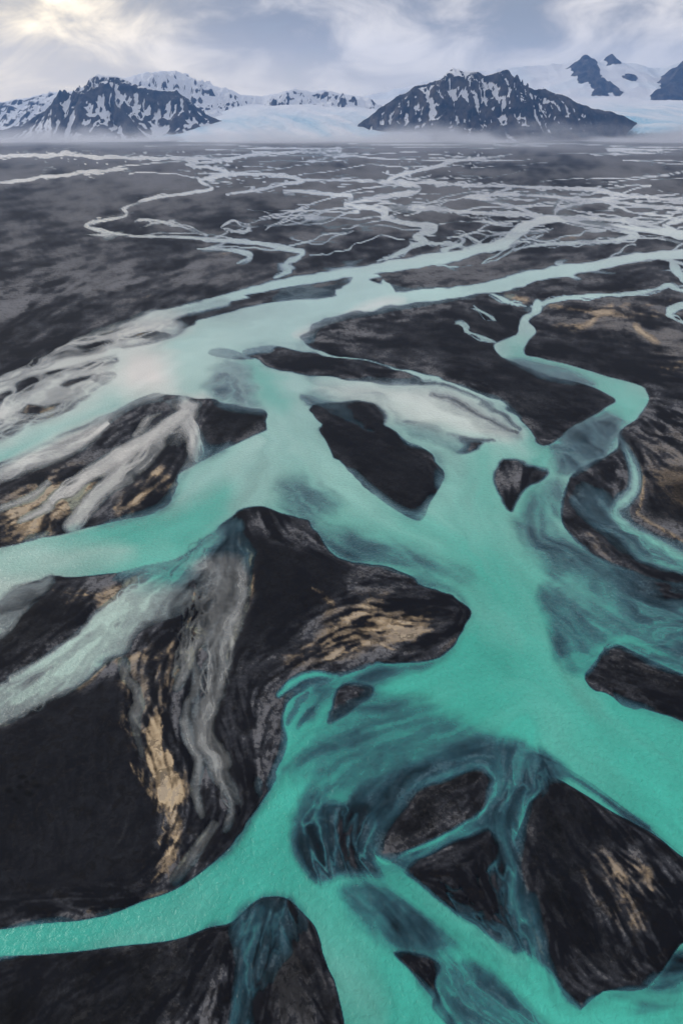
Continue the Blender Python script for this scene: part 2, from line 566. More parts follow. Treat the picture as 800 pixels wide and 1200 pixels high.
# ---- feathered streams west of the pool
P('W', 0.40, '199,470 222,464 232,480 226,500 208,520 180,530 150,545 128,552 150,520 180,505 205,488', 5)
lines('W', 0.85, '''
214,466,12 220,478,14 202,495,14 175,512,12 145,529,14 128,540,12 101,556,10 88,570,8
152,540,8 140,556,13 120,575,14 105,592,16 90,612,16
219,485,8 229,502,10 233,520,10 236,532,9
196,515,4 180,536,6 168,546,4
128,492,3 111,507,6 78,526,8 34,540,10 0,551,12 -100,590,14
''', 5)
lines('W', 0.42, '''
184,484,4 172,496,6 164,505,3
190,520,3 176,530,4 162,548,4 140,566,3
84,571,5 62,582,9 44,594,8 20,604,4
60,560,3 30,578,4 -10,592,4
''', 3)
P('W', 0.0, '-140,600 0,541 34,521 70,507 80,512 60,526 20,541 -140,620', 3)
P('W', 0.75, '34,521 64,510 100,496 120,488 100,505 70,518 40,532 10,541', 4)
# chalky braids on the far left
P('W', 0.66, '180,368 150,376 128,384 95,396 70,405 45,425 10,442 -140,500 -140,640 -30,520 40,490 100,470 138,452 140,425 142,410 189,400 209,394 215,380', 7)
for b in ('128,388 160,383 186,392 150,400 118,396', '90,402 118,398 135,404 100,410', '46,434 80,427 116,421 142,419 138,427 90,434 52,442',
          '36,470 56,474 40,482 22,480', '50,476 90,466 120,456 134,448 120,462 80,478 44,496 36,494', '112,444 128,438 142,440 140,450 124,452',
          '168,394 190,391 196,396 178,400', '-60,498 -20,486 10,488 0,500 -60,520', '58,408 70,402 82,408 64,418 40,424', '76,450 100,440 118,440 90,452',
          '20,452 40,446 46,452 20,462', '-40,470 0,458 12,464 -30,482'):
    P('W', 0.0, b, 2.2)
S('W', 1.0, '142,412,8 101,422,10 51,434,12 10,448,16 -60,478,22 -140,510,24', 2.5)
S('W', 1.0, '150,452,22 101,480,20 51,505,22 0,527,26 -60,550,28 -140,585,30', 2.5)
S('W', 0.85, '265,352,12 223,362,12 182,376,16 150,388,12 120,398,6', 3)
# side films at the right of the main stem, under the big bar
P('W', 0.50, '268,606 282,600 292,612 270,632 240,652 218,680 228,690 215,712 170,728 150,742 143,758 115,782 84,806 40,826 -20,850 -140,900 -140,830 0,799 30,789 57,772 84,749 111,722 142,698 175,681 202,652 236,632', 4)
S('W', 0.74, '262,620,8 236,645,14 205,672,18 165,700,16 130,735,18 100,765,20 60,800,18 10,830,16 -100,880,20', 9)
P('R', 0.30, '236,640 200,690 140,750 60,820 -140,900 -140,830 0,799 84,749 142,698 202,652', 8)
P('R', 0.14, '230,660 290,630 296,660 262,750 262,860 300,920 258,972 236,860 236,740', 8)
P('R', 0.20, '-140,500 140,410 140,455 0,520 -140,600', 8)
P('R', 0.20, '60,400 180,368 215,380 189,400 142,410 80,420', 8)
S('W', 0.70, '20,790,5 60,770,8 100,742,10 140,706,8', 4)
P('W', 0.55, '-140,790 0,696 34,682 58,675 40,705 0,738 -140,850', 4)
P('W', 0.26, '230,660 262,632 285,620 296,650 280,700 262,750 235,745 245,700', 14)
P('W', 0.22, '250,745 262,760 262,800 262,860 292,900 300,920 280,956 258,972 268,930 245,900 236,860 236,830 246,800', 9)
S('W', 0.26, '252,780,6 242,830,8 246,870,12 262,905,14 278,935,12 262,966,6', 8)
S('W', 0.34, '245,960,4 225,990,7 200,1025,6', 7)
S('T', 0.5, '240,962,4 218,992,6 196,1022,6', 5)
S('W', 0.28, '222,760,3 226,800,4 222,840,3', 6)
lines('W', 0.34, '''
228,745,3 214,775,4 205,800,3
262,700,4 256,735,6 252,765,6 256,800,4
272,640,5 262,680,7 250,715,5 236,742,4
285,650,4 280,690,6 268,725,5
150,770,3 156,810,4 166,850,4 172,880,2
222,840,4 228,880,5 222,920,4 232,950,3
''', 6)
strands('''
214,466,12 220,478,14 202,495,14 175,512,12 145,529,14 128,540,12 101,556,10 60,585,8
200,490,8 170,525,10 140,556,15 120,575,16 100,600,18 88,616,18
219,485,8 229,502,10 233,520,10 238,536,9
130,492,3 111,507,7 78,526,9 34,540,12 0,551,14 -100,590,16
''', 8, 6.0, 1.8, 0.85, 1.4, 150.0)
strands('''
205,378,14 160,388,16 120,398,14 70,412,16 20,440,18 -100,490,20
140,416,12 100,432,16 60,450,18 10,476,20 -80,520,20
138,446,10 100,462,14 50,485,16 0,508,16 -80,540,16
''', 9, 6.0, 1.7, 0.9, 1.2, 190.0)
strands('''
262,620,8 236,645,16 205,672,22 165,700,22 130,735,26 100,765,26 60,800,22 10,830,18 -100,880,22
''', 14, 13.0, 2.4, 0.72, 2.2, 110.0)
strands('''
270,630,10 262,680,14 254,730,14 246,780,12 246,850,12 262,905,16 274,940,12
250,640,8 240,690,10 222,740,10 205,790,6
285,640,6 280,690,10 264,740,10 256,800,8
''', 11, 8.0, 1.7, 0.40, 1.4, 150.0)
strands('''
222,690,10 205,740,14 190,790,14 186,850,10 196,920,8 200,980,8 180,1030,8
155,790,8 158,840,8 170,900,6 190,950,5
''', 8, 8.0, 1.8, 0.75, 1.4, 90.0, 'T')
strands('''
660,585,10 690,612,14 730,645,14 780,672,12 860,695,12
720,525,8 742,560,10 735,600,10 770,640,10 850,680,10
''', 6, 7.0, 1.8, 0.55, 1.6, 140.0)
strands('''
400,748,20 440,735,24 480,722,20 510,716,12
330,775,12 380,758,16 440,752,16 500,742,10
''', 7, 8.0, 2.0, 0.75, 1.8, 140.0, 'T')
strands('''
626,386,6 680,385,8 720,372,10 780,372,8 860,380,8
640,360,4 690,368,6 740,362,8 800,352,8
700,440,6 750,436,8 820,430,8
''', 4, 5.0, 1.6, 0.6, 1.2, 60.0, 'T')
strands('''
0,610,12 40,590,16 90,560,16 120,548,10
20,628,10 60,612,14 100,585,14
140,598,10 170,570,12 196,545,8
60,690,8 110,700,10 160,675,12 190,664,8
''', 6, 6.0, 2.0, 0.7, 1.6, 130.0, 'T')
# inlets south of the big bar
P('W', 0.75, '345,812 366,798 385,800 398,804 390,822 378,842 362,858 345,860 338,840', 4)
S('W', 0.70, '322,808,4 345,792,8 372,785,6 400,789,5', 3)
P('W', 0.55, '375,798 410,786 460,776 500,772 470,788 440,797 412,793', 6)
S('W', 0.1, '343,842,3 347,832,6 352,822,4 356,812,6 362,806,2', 2)
S('W', 0.2, '352,848,2 360,836,4 368,824,2', 2)
# thin spills below the lower-left channel
P('W', 0.20, '270,1072 300,1052 335,1050 352,1062 345,1090 318,1120 300,1160 285,1210 262,1240 272,1180 276,1120', 14)
S('W', 0.38, '300,1060,6 288,1095,8 280,1140,8 268,1200,6', 5)
# right hand edge: films over the low bar
P('W', 0.0, '652,600 658,575 690,560 725,520 746,540 748,590 800,650 870,680 870,700 800,690 766,682 732,673 705,663 679,643 660,623', 2)
P('W', 0.38, '668,575 700,580 730,610 770,640 870,672 870,690 800,680 750,660 715,640 690,612', 7)
S('W', 0.75, '719,515,3 730,535,5 738,560,9 734,580,10 714,592,7 724,612,8 746,630,8 773,648,8 800,664,9 860,690,10', 4)
S('W', 0.85, '700,615,3 722,632,5 746,655,7 773,669,8 800,679,9 870,700,12', 3)
S('W', 0.55, '665,585,5 680,600,6 705,620,5 730,640,4', 4)

# ---- threads and wet sand
P('R', 0.55, '345,960 370,938 400,935 432,962 432,990 455,1012 440,1020 400,1020 372,1030 350,1010 338,985', 12)
P('R', 0.35, '580,880 625,885 640,905 612,985 608,1040 618,1090 640,1150 600,1120 540,1076 520,1040 590,1000 590,970', 10)
P('R', 0.30, '270,1072 335,1050 352,1062 318,1120 285,1210 262,1240 276,1120', 10)
P('R', 0.25, '750,700 870,730 870,800 800,780 745,755', 12)
P('R', 0.30, '668,575 730,610 870,672 870,690 750,660 690,612', 10)
P('R', 0.25, '515,1118 560,1130 640,1185 640,1290 600,1290 520,1165', 10)
P('K', 0.9, '440,962 470,934 520,902 555,896 560,915 520,950 470,985 445,985', 12)
P('K', 0.8, '640,915 690,945 700,985 660,1000 640,1010 620,980', 14)
P('K', 0.9, '630,1000 660,1010 690,1060 735,1120 730,1140 680,1120 640,1060', 14)
P('K', 0.7, '700,760 760,775 820,800 800,840 720,812', 12)
P('K', 0.8, '-140,1130 100,1115 250,1088 262,1110 200,1180 60,1290 -140,1290', 14)
P('K', 0.6, '290,620 345,640 400,655 450,680 520,705 515,730 430,690 390,690 320,740 272,760', 10)
P('K', 0.7, '375,487 405,505 470,520 508,552 488,598 440,575 400,530', 10)
P('K', 0.6, '570,440 640,455 700,470 640,505 600,480', 12)
P('K', 0.6, '250,476 300,481 312,492 262,518', 6)
P('K', 0.6, '-40,720 40,700 80,700 60,750 -20,790 -140,800', 14)
P('K', 0.7, '750,605 800,620 870,660 870,620 790,570', 10)
P('K', 0.7, '345,1080 375,1120 390,1200 330,1240 300,1180', 12)
P('K', 0.6, '500,372 570,365 600,400 560,420 520,400', 16)
for kx, ky, kr in ((18, 922, 5), (24, 932, 4), (33, 906, 5), (30, 918, 4), (40, 926, 6), (50, 917, 5), (46, 908, 3), (28, 936, 3), (38, 912, 3)):
    P('K', 1.0, f'{kx-kr},{ky} {kx},{ky-kr*0.6} {kx+kr},{ky} {kx},{ky+kr*0.6}', 1.5)
P('N', 0.92, '-140,850 0,848 84,812 140,790 148,830 168,890 186,945 178,1000 150,1026 60,1040 -140,1056', 10)
P('N', 0.85, '290,620 345,640 400,655 392,690 362,710 320,738 272,760 270,745 296,690', 8)
P('N', 0.6, '385,505 470,520 508,552 488,596 440,575 400,530', 8)
P('N', 0.5, '570,445 640,455 695,468 640,503 605,480', 10)
# ---- chalky / milky tint
P('M', 0.95, '150,412 175,405 200,425 205,450 185,462 155,460 142,440', 22)
P('M', 0.75, '-140,380 60,380 190,365 215,385 140,415 140,450 40,500 -140,560', 20)
P('M', 0.88, '-100,600 0,545 90,500 120,488 190,470 240,465 235,530 205,548 190,570 150,590 100,612 40,620 -100,625', 9)
P('M', 0.50, '380,448 520,455 600,495 590,515 500,500 430,480', 14)
P('M', 0.6, '400,372 440,350 470,352 400,375 360,395 350,388', 6)
P('M', 0.35, '-140,620 60,630 150,640 60,672 -140,760', 18)
P('M', 0.55, '-140,690 60,676 200,690 230,660 240,700 150,760 60,830 -140,900', 14)
P('M', 0.85, '140,772 175,770 225,700 232,660 262,645 292,660 298,740 298,900 288,928 262,964 228,1000 205,1020 170,1030 190,960 160,900 145,830', 7)
P('C', 0.25, '270,420 330,450 340,540 300,600 250,600 200,600 230,540 310,500 285,470', 20)
P('C', 0.75, '285,425 310,430 340,465 335,480 310,470 295,450', 14)
P('C', 0.85, '90,625 200,600 270,560 275,590 220,640 120,655 60,650', 16)
P('C', 0.85, '590,400 760,460 740,500 640,560 650,600 560,600 550,520 620,520', 18)
P('C', 0.8, '500,690 540,690 590,720 600,750 560,740', 24)

# ---- tan silt
P('T', 1.0, '178,835 187,800 194,790 196,830 197,860 202,885 213,915 211,938 190,941 186,915 174,886 173,855', 5)
P('T', 0.7, '231,688 239,715 230,745 210,775 200,800 196,835 178,835 182,810 192,785 172,772 140,770 180,752 214,726', 7)
P('T', 0.38, '150,780 175,775 182,810 175,850 170,890 150,830', 10)
S('T', 0.85, '200,940,7 204,970,6 194,1000,7 172,1030,9', 5)
S('T', 0.6, '212,900,4 222,940,4 215,970,3', 4)
S('T', 0.7, '150,775,3 150,820,4 158,860,4 165,900,3', 4)
S('T', 0.65, '238,700,5 232,740,6 215,775,6', 6)
S('T', 0.6, '282,612,4 298,650,6 298,675,6 285,705,7 270,735,8 262,765,6', 3)
S('T', 0.5, '-60,1064,3 0,1055,4 60,1048,4 120,1040,5 165,1032,4', 2)
S('T', 0.55, '110,1063,4 150,1050,5 190,1040,5', 2)
P('T', 0.75, '380,720 420,705 470,710 515,722 505,740 460,745 420,760 370,770 330,768 370,745', 16)
S('T', 0.65, '362,690,3 385,706,4 376,715,3', 3)
S('T', 0.6, '395,735,6 425,722,12 455,722,8 485,712,4', 5)
S('T', 0.5, '330,775,6 380,758,8 450,750,7 500,738,4', 5)
S('T', 0.6, '543,714,4 533,740,4 512,762,4', 3)
P('T', 0.8, '20,570 90,545 130,560 60,625 -20,630', 20)
P('T', 0.75, '150,570 195,540 200,580 150,600', 14)
P('T', 0.65, '110,700 160,670 190,662 170,682 130,710', 12)
S('T', 0.55, '58,676,3 90,690,4 80,710,5', 5)
S('T', 0.6, '148,742,3 120,785,4 84,810,5 30,835,6 -60,860,6', 3)
P('T', 0.5, '700,1000 730,995 765,1010 770,1060 750,1090 725,1080 710,1050', 16)
S('T', 0.45, '675,1010,3 690,1045,5 720,1080,6', 5)
S('T', 0.5, '612,1030,2 620,1080,3 640,1130,3', 2)
P('T', 0.4, '660,600 690,605 730,650 800,685 760,678 700,655', 10)
S('T', 0.6, '725,520,2 745,545,3 745,590,3 740,600,3 770,625,4 800,645,4', 2)
P('T', 0.16, '640,370 720,360 800,380 800,450 720,400 680,400', 24)
lines('T', 0.6, '''
626,386,4 680,385,4 700,370,6 740,374,5 780,372,4
740,385,5 750,395,6 765,405,4
640,360,2 690,368,4 712,362,5
720,437,3 760,437,4 800,430,3
150,345,5 160,352,7 170,346,5 150,362,4
240,305,2 265,297,3 285,300,2
20,440,5 38,420,6 30,412,5
530,275,3 580,282,3
470,315,2 500,312,3
650,280,6 672,278,6 690,279,4
590,345,6 612,352,6
''', 3)
P('T', 0.55, '150,372 200,372 190,400 140,408 60,425 30,440 60,405', 10)
P('T', 0.5, '20,480 60,460 130,440 136,456 60,500 0,520', 10)
P('T', 0.25, '730,520 800,500 870,520 870,650 800,620 760,580', 20)

# ---- how grey / how black the dry sand is
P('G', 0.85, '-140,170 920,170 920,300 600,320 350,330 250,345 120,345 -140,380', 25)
P('G', 0.20, '-140,860 0,850 84,812 140,785 150,830 172,890 190,945 180,1000 150,1030 60,1045 -140,1060', 6)
P('G', 0.14, '290,618 345,640 400,655 395,690 365,712 320,740 270,765 268,750 296,690', 6)
P('G', 0.18, '372,485 400,500 470,515 510,552 490,598 440,575 400,530', 8)
P('G', 0.24, '440,392 520,370 600,420 700,465 640,510 610,480 540,445 470,425', 14)
P('G', 0.17, '250,475 300,480 312,492 270,512 248,525', 5)
P('G', 0.24, '640,395 720,385 800,440 800,455 700,440 640,415', 12)
P('G', 0.24, '-140,700 60,690 100,700 80,740 40,780 -140,820', 14)
P('G', 0.27, '690,770 800,800 800,850 690,800', 8)
P('G', 0.22, '440,960 560,895 570,930 480,985 470,1020 580,970 580,1010', 8)
P('G', 0.22, '640,920 720,960 700,1000 680,1050 740,1130 680,1170 620,1070', 14)
P('G', 0.70, '230,650 285,625 296,660 270,740 235,745', 14)
P('G', 0.65, '355,392 376,378 460,358 600,345 600,360 520,372 440,385 430,415', 16)
P('G', 0.45, '270,760 320,745 330,800 320,900 300,900 265,800', 14)
P('G', 0.27, '-140,1130 270,1080 270,1110 200,1200 60,1290 -140,1290', 14)
P('G', 0.7, '730,510 870,480 870,600 790,570 752,545', 14)
P('G', 0.6, '-140,500 130,545 80,620 -140,640', 20)
P('G', 0.18, '745,600 790,610 870,660 870,640 800,560 750,560', 10)
P('G', 0.1, '400,470 445,490 470,515 450,520 400,500', 4)
P('G', 0.85, '-140,300 130,290 240,330 130,370 -140,345', 20)

# ---- how the water runs (for the streaks)
for h in ('800,297 600,330 430,355 260,400 140,450 0,525', '260,400 300,460 350,540 430,620 540,690 600,760 700,860 800,960',
          '310,520 240,590 100,640 0,670 -140,740', '560,520 560,600 590,680 620,760', '640,540 610,600 650,660 740,720 860,740',
          '340,440 460,460 560,500 570,540', '600,800 480,850 380,870 320,960 220,1060 0,1100', '345,980 370,1040 430,1120 500,1220',
          '260,480 200,560', '100,560 0,610', '190,540 120,610', '250,640 100,770 -60,860', '235,690 200,770 185,850 200,940 170,1030',
          '290,640 285,700 262,770 280,850', '262,790 248,860 280,930 240,1010', '330,780 400,745 520,720', '280,760 400,700 500,690',
          '300,620 360,680 380,710', '640,910 680,1000 740,1130', '700,950 740,1010 780,1080', '600,880 590,960 615,1080 650,1170',
          '470,910 460,980', '560,900 480,970', '580,970 480,1030 540,1080', '440,1010 560,1100 680,1190', '300,1060 270,1200', '240,1100 120,1220',
          '140,1110 20,1200', '340,1090 380,1200', '0,900 0,1000', '60,900 80,1020', '690,780 800,830', '700,760 860,830', '720,360 800,380',
          '560,360 700,420 800,440', '760,500 860,560', '740,540 860,640', '640,420 780,470', '0,250 200,240', '0,300 180,280', '0,380 120,320', '100,380 240,320',
          '300,240 500,240', '300,270 460,290', '380,400 560,420', '400,380 560,400', '660,590 760,660 860,690', '100,680 0,760', '160,670 20,780'):
    hint(h)

# fine braids too many to trace one by one, far out on the plain
halo = blur(fields['W'] * sstep(335, 300, V), 6.0)
sb = np.abs(perlin(XW / 170.0 + 0.4 * perlin(XW / 70.0, YW / 150.0, 31), YW / 210.0, 32) + 0.25 * perlin(XW / 60.0, YW / 90.0, 33))
side = sstep(0.050, 0.018, sb) * sstep(0.06, 0.20, halo) * sstep(168, 176, V) * sstep(-0.25, 0.1, perlin(XW / 160.0, YW / 700.0, 34))
fields['W'] = np.maximum(fields['W'], side * 0.85)

# ------------------------------------------------------------------ flow lines -> streaks (line integral of noise)
cs = 10.0
cu = np.arange(U0, U1 + cs, cs)
cv = np.arange(V0, V1 + cs, cs)
CU, CV = np.meshgrid(cu, cv)
qx = np.zeros_like(CU)
qy = np.zeros_like(CU)
for h in HINTS:
    for a, b in zip(h[:-1], h[1:]):
        dx, dy = b - a
        ln = math.hypot(dx, dy)
        if ln < 1e-6:
            continue
        d, _ = seg_dist(CU, CV, a, b)
        w = ln / (d * d + 120.0) ** 1.4
        an = 2 * math.atan2(dy, dx)
        qx += w * math.cos(an)
        qy += w * math.sin(an)
ang = np.arctan2(qy, qx) / 2


def bil(a, x, y, x0, y0, st):
    fx = ((x - x0) / st).clip(0, a.shape[1] - 1.001)
    fy = ((y - y0) / st).clip(0, a.shape[0] - 1.001)
    ix = fx.astype(np.int32)
    iy = fy.astype(np.int32)
    fx = fx - ix
    fy = fy - iy
    return (a[iy, ix] * (1 - fx) + a[iy, ix + 1] * fx) * (1 - fy) + (a[iy + 1, ix] * (1 - fx) + a[iy + 1, ix + 1] * fx) * fy


c2, s2 = np.cos(2 * ang), np.sin(2 * ang)
A2 = np.arctan2(bil(s2, U, V, U0, V0, cs), bil(c2, U, V, U0, V0, cs)) / 2
wob = perlin(XW / 22.0, YW / 22.0, 71) * sstep(2, 6, 22.0 / DEP) + 0.7 * perlin(XW / 8.0, YW / 8.0, 72) * sstep(2, 6, 8.0 / DEP)
A2 = A2 + 0.55 * wob
DX, DY = np.cos(A2).astype(np.float32), np.sin(A2).astype(np.float32)


def lic(noise, steps, h):
    acc = noise.astype(np.float32).copy()
    scale = (0.65 + 0.35 * sstep(200, 560, V)).astype(np.float32) * h
    jj, ii = np.mgrid[0:NV, 0:NU].astype(np.float32)
    n32 = noise.astype(np.float32)
    for sgn in (1, -1):
        x, y = ii.copy(), jj.copy()
        pdx, pdy = DX * sgn, DY * sgn
        for k in range(steps):
            x += pdx * scale
            y += pdy * scale
            ix = x.astype(np.int32).clip(0, NU - 1)
            iy = y.astype(np.int32).clip(0, NV - 1)
            acc += n32[iy, ix]
            ndx, ndy = DX[iy, ix], DY[iy, ix]
            s = np.where(ndx * pdx + ndy * pdy < 0, -1, 1).astype(np.float32)
            pdx, pdy = ndx * s, ndy * s
    acc = blur(acc, 0.55)
    acc -= blur(acc, 60)
    return (acc / acc.std()).astype(np.float64)


def pink(lo, hi, gain):
    out = np.zeros_like(U)
    sg = lo
    while sg <= hi:
        b = blur(rng.standard_normal(U.shape), sg)
        out += b / b.std() * sg ** gain
        sg *= 1.9
    return out / out.std()


wx = (du + 0.8 * 9.0 * perlin(XW / 14.0, YW / 14.0, 73) * sstep(2, 6, 14.0 / DEP))
wy = (dv + 0.8 * 7.0 * perlin(XW / 14.0 + 3, YW / 14.0 + 8, 74) * sstep(2, 6, 14.0 / DEP))


def swirl(a):
    return bil(a, U + wx, V + wy, U0, V0, STEP)


S1 = swirl(lic(pink(0.6, 4, 0.55), 16, 1.0))
S2 = swirl(lic(pink(0.8, 14, 0.75), 26, 1.5))
S3 = swirl(lic(pink(2.5, 30, 0.8), 30, 2.2))
SF0 = lic(pink(0.45, 1.2, 0.2), 7, 1.0)
STK = 0.35 * S1 + 0.7 * S2 + 0.5 * S3

W, C, M, T, G, R, K, N = (fields[k] for k in 'WCMTGRKN')
W = W.clip(0, 1)
# small lens-shaped bars and gaps in the far channels
lens = perlin(XW / 80.0, YW / 160.0, 22) + 0.4 * perlin(XW / 40.0, YW / 90.0, 23)
W = W * (1 - 0.75 * sstep(0.32, 0.46, lens) * sstep(310, 260, V) * sstep(190, 215, V))
wf = blur(W, 8.0)
mfar = sstep(320, 420, V)
W = np.maximum(W, mfar * 0.42 * sstep(0.18, 0.55, wf) * sstep(0.35, 1.3, S3 + 0.6 * S2))
W = W * (1 - 0.28 * mfar * sstep(0.86, 0.55, wf) * sstep(0.3, 1.4, S3 - 0.5 * S2 + 0.2) * (wf > 0.2))
mid = 4 * W * (1 - W)
W = W * (1 - 0.45 * sstep(0.4, 1.5, S1 + 0.5 * SF0) * sstep(300, 250, V))
W = W * (0.93 + 0.07 * sstep(0.45, 0.92, wf) * mfar + 0.07 * (1 - mfar))
W = W + mid * (0.10 * S2 + 0.10 * S3 + 0.07 * S1) * (0.5 + 0.5 * sstep(150, 420, V))
th = S2 + 0.45 * S1 + 0.5 * perlin(XW / 9.0, YW / 9.0, 120)
wisp = 0.75 * np.exp(-(th / 0.22) ** 2) + 0.5 * np.exp(-((th - 1.1) / 0.2) ** 2) + 0.12 * S3
W = (W + R * wisp * sstep(0.02, 0.10, W)).clip(0, 1)
W[W < 0.03] = 0
C = (C + 0.07 * S3 * sstep(0.5, 1.0, W) * sstep(0.2, 0.5, C)).clip(0, 1)
M = (np.maximum(M, 0.75 * sstep(330, 230, V)) + 0.06 * S2.clip(-0.5, 2) * mfar * sstep(800, 560, V)).clip(0, 1)  # far rows whitened: reflected sky painted into the water tint
# shore lines: silt left by falling water, running round every bar
wetm = (W > 0.3).astype(float)
n1 = blur(wetm, 2.2)
n2 = blur(wetm, 6.0)
n3 = blur(wetm, 14.0)
dry = 1 - sstep(0.1, 0.35, W)


def band(f, lvl, wid):
    return np.exp(-((f - lvl) / wid) ** 2)


nearf = sstep(230, 420, V)
SF = SF0
iso = np.zeros_like(U)
for k, lam in enumerate((26.0, 13.0, 6.5, 3.2, 1.6)):
    iso += 1.9 * 0.72 ** k * perlin((XW + 0.25 * wx * PXS) / lam, (YW + 0.25 * wy * DEP) / lam, 130 + k) * sstep(1.5, 4, lam / (DEP * STEP))
q = 0.60 * S2 + 0.40 * S3 + 0.40 * S1 + 0.35 * SF + 0.55 * iso
patchy = sstep(-0.6, 0.9, S3 + 0.6 * perlin(XW / 30.0, YW / 30.0, 95))
# little gullies and drained rills
vx, vy = XW + 5 * perlin(XW / 17.0, YW / 17.0, 96), YW + 5 * perlin(XW / 17.0 + 4, YW / 17.0, 97)
vein = np.zeros_like(U)
for k, lam in enumerate((34.0, 15.0, 7.0)):
    nn = np.abs(perlin(vx / lam, vy / lam, 100 + k))
    vein = np.maximum(vein, sstep(0.07, 0.015, nn + 0.03 * SF) * sstep(2, 5, lam / (DEP * STEP)) * (0.9 - 0.2 * k))
vein *= sstep(0.0, 0.8, S3 + 0.3)
rim = (0.50 * band(n1 + 0.04 * S1, 0.30, 0.09) * (0.4 + 0.6 * patchy) + 0.22 * band(n2 + 0.05 * q, 0.14, 0.03) * patchy) * dry
# patches and thin contour lines of silt on the bars
film = 0.20 * sstep(0.15, 0.40, q) + 0.26 * sstep(0.80, 1.0, q) + 0.30 * sstep(1.45, 1.65, q)
edge = (0.5 * band(q, 0.25, 0.08) + 0.6 * band(q, 0.92, 0.08) + 0.5 * band(q, -0.7, 0.07)) * patchy
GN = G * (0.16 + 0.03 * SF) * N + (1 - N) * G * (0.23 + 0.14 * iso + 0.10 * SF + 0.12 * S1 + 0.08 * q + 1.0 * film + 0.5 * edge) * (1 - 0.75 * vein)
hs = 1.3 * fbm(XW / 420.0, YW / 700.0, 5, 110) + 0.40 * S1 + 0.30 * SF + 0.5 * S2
GF = G * (0.30 + 0.40 * sstep(290, 185, V) + 0.26 * hs)  # lighter with distance: haze and sky sheen put into the grey
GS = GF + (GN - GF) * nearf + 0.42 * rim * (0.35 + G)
GS = GS.clip(0, 1)
TC = (0.72 + 0.12 * S1 + 0.10 * SF + 0.08 * iso) * sstep(0.62, 1.0, T + 0.10 * S2 + 0.07 * S1 + 0.06 * SF)
tq = 0.45 * S2 + 0.45 * S3 + 0.40 * S1 + 0.45 * SF + 0.75 * iso
T = T * (0.22 + 0.22 * tq + 0.30 * sstep(-0.1, 0.2, tq) + 0.50 * sstep(0.6, 0.9, tq)) * (1 - 0.8 * vein) + 0.26 * rim * patchy + 0.16 * edge * G * patchy * nearf
T = np.maximum(T, TC)
T = np.maximum(T, TC).clip(0, 1)
K0 = K.copy()
K = (K * (1 - 0.7 * N) * (0.30 + 0.30 * S2 + 0.30 * S1 + 0.2 * SF + 0.30 * sstep(-0.1, 0.3, S2 + 0.5 * S1))).clip(0, 1)

# ------------------------------------------------------------------ ground and river meshes
relief = np.zeros_like(U)
for k, lam in enumerate((5.0, 11.0, 24.0, 55.0)):
    relief += lam * 0.012 * perlin(XW / lam, YW / lam, 80 + k) * sstep(2, 5, lam / (DEP * STEP))
dryness = blur((W < 0.05).astype(float), 5.0)
Z = np.where(W > 0, -0.06 - 0.9 * W, 0.05 + 0.55 * sstep(0.45, 1.0, dryness) + relief.clip(-0.03, 1) + 0.03 * STK.clip(-1, 2) * sstep(0.5, 0.9, dryness))


def grid_mesh(name, X, Y, Zz, keep=None):
    nv, nu = X.shape
    idx = np.arange(nv * nu).reshape(nv, nu)
    q = np.stack([idx[:-1, :-1], idx[1:, :-1], idx[1:, 1:], idx[:-1, 1:]], -1).reshape(-1, 4)
    sel = None
    if keep is not None:
        q = q[keep.reshape(-1)]
        sel = np.unique(q)
        remap = np.full(nv * nu, -1)
        remap[sel] = np.arange(len(sel))
        q = remap[q]
    co = np.stack([X, Y, Zz], -1).reshape(-1, 3)
    if sel is not None:
        co = co[sel]
    me = bpy.data.meshes.new(name)
    me.vertices.add(len(co))
    me.vertices.foreach_set('co', co.astype(np.float32).ravel())
    me.loops.add(q.size)
    me.loops.foreach_set('vertex_index', q.astype(np.int32).ravel())
    me.polygons.add(len(q))
    me.polygons.foreach_set('loop_start', np.arange(0, q.size, 4, dtype=np.int32))
    me.polygons.foreach_set('use_smooth', np.ones(len(q), bool))
    me.update(calc_edges=True)
    me.validate()
    return me, sel


def add_attr(me, name, a, sel=None):
    a = a.reshape(-1)
    if sel is not None:
        a = a[sel]
    at_ = me.attributes.new(name, 'FLOAT', 'POINT')
    at_.data.foreach_set('value', a.astype(np.float32))


def link(name, me, mat, kind='structure', label=None, cat=None):
    o = bpy.data.objects.new(name, me)
    sc.collection.objects.link(o)
    if mat:
        me.materials.append(mat)
    if kind:
        o['kind'] = kind
    if label:
        o['label'] = label
    if cat:
        o['category'] = cat
    return o


def new_mat(name):
    m = bpy.data.materials.new(name)
    m.use_nodes = True
    return m, NT(m.node_tree)


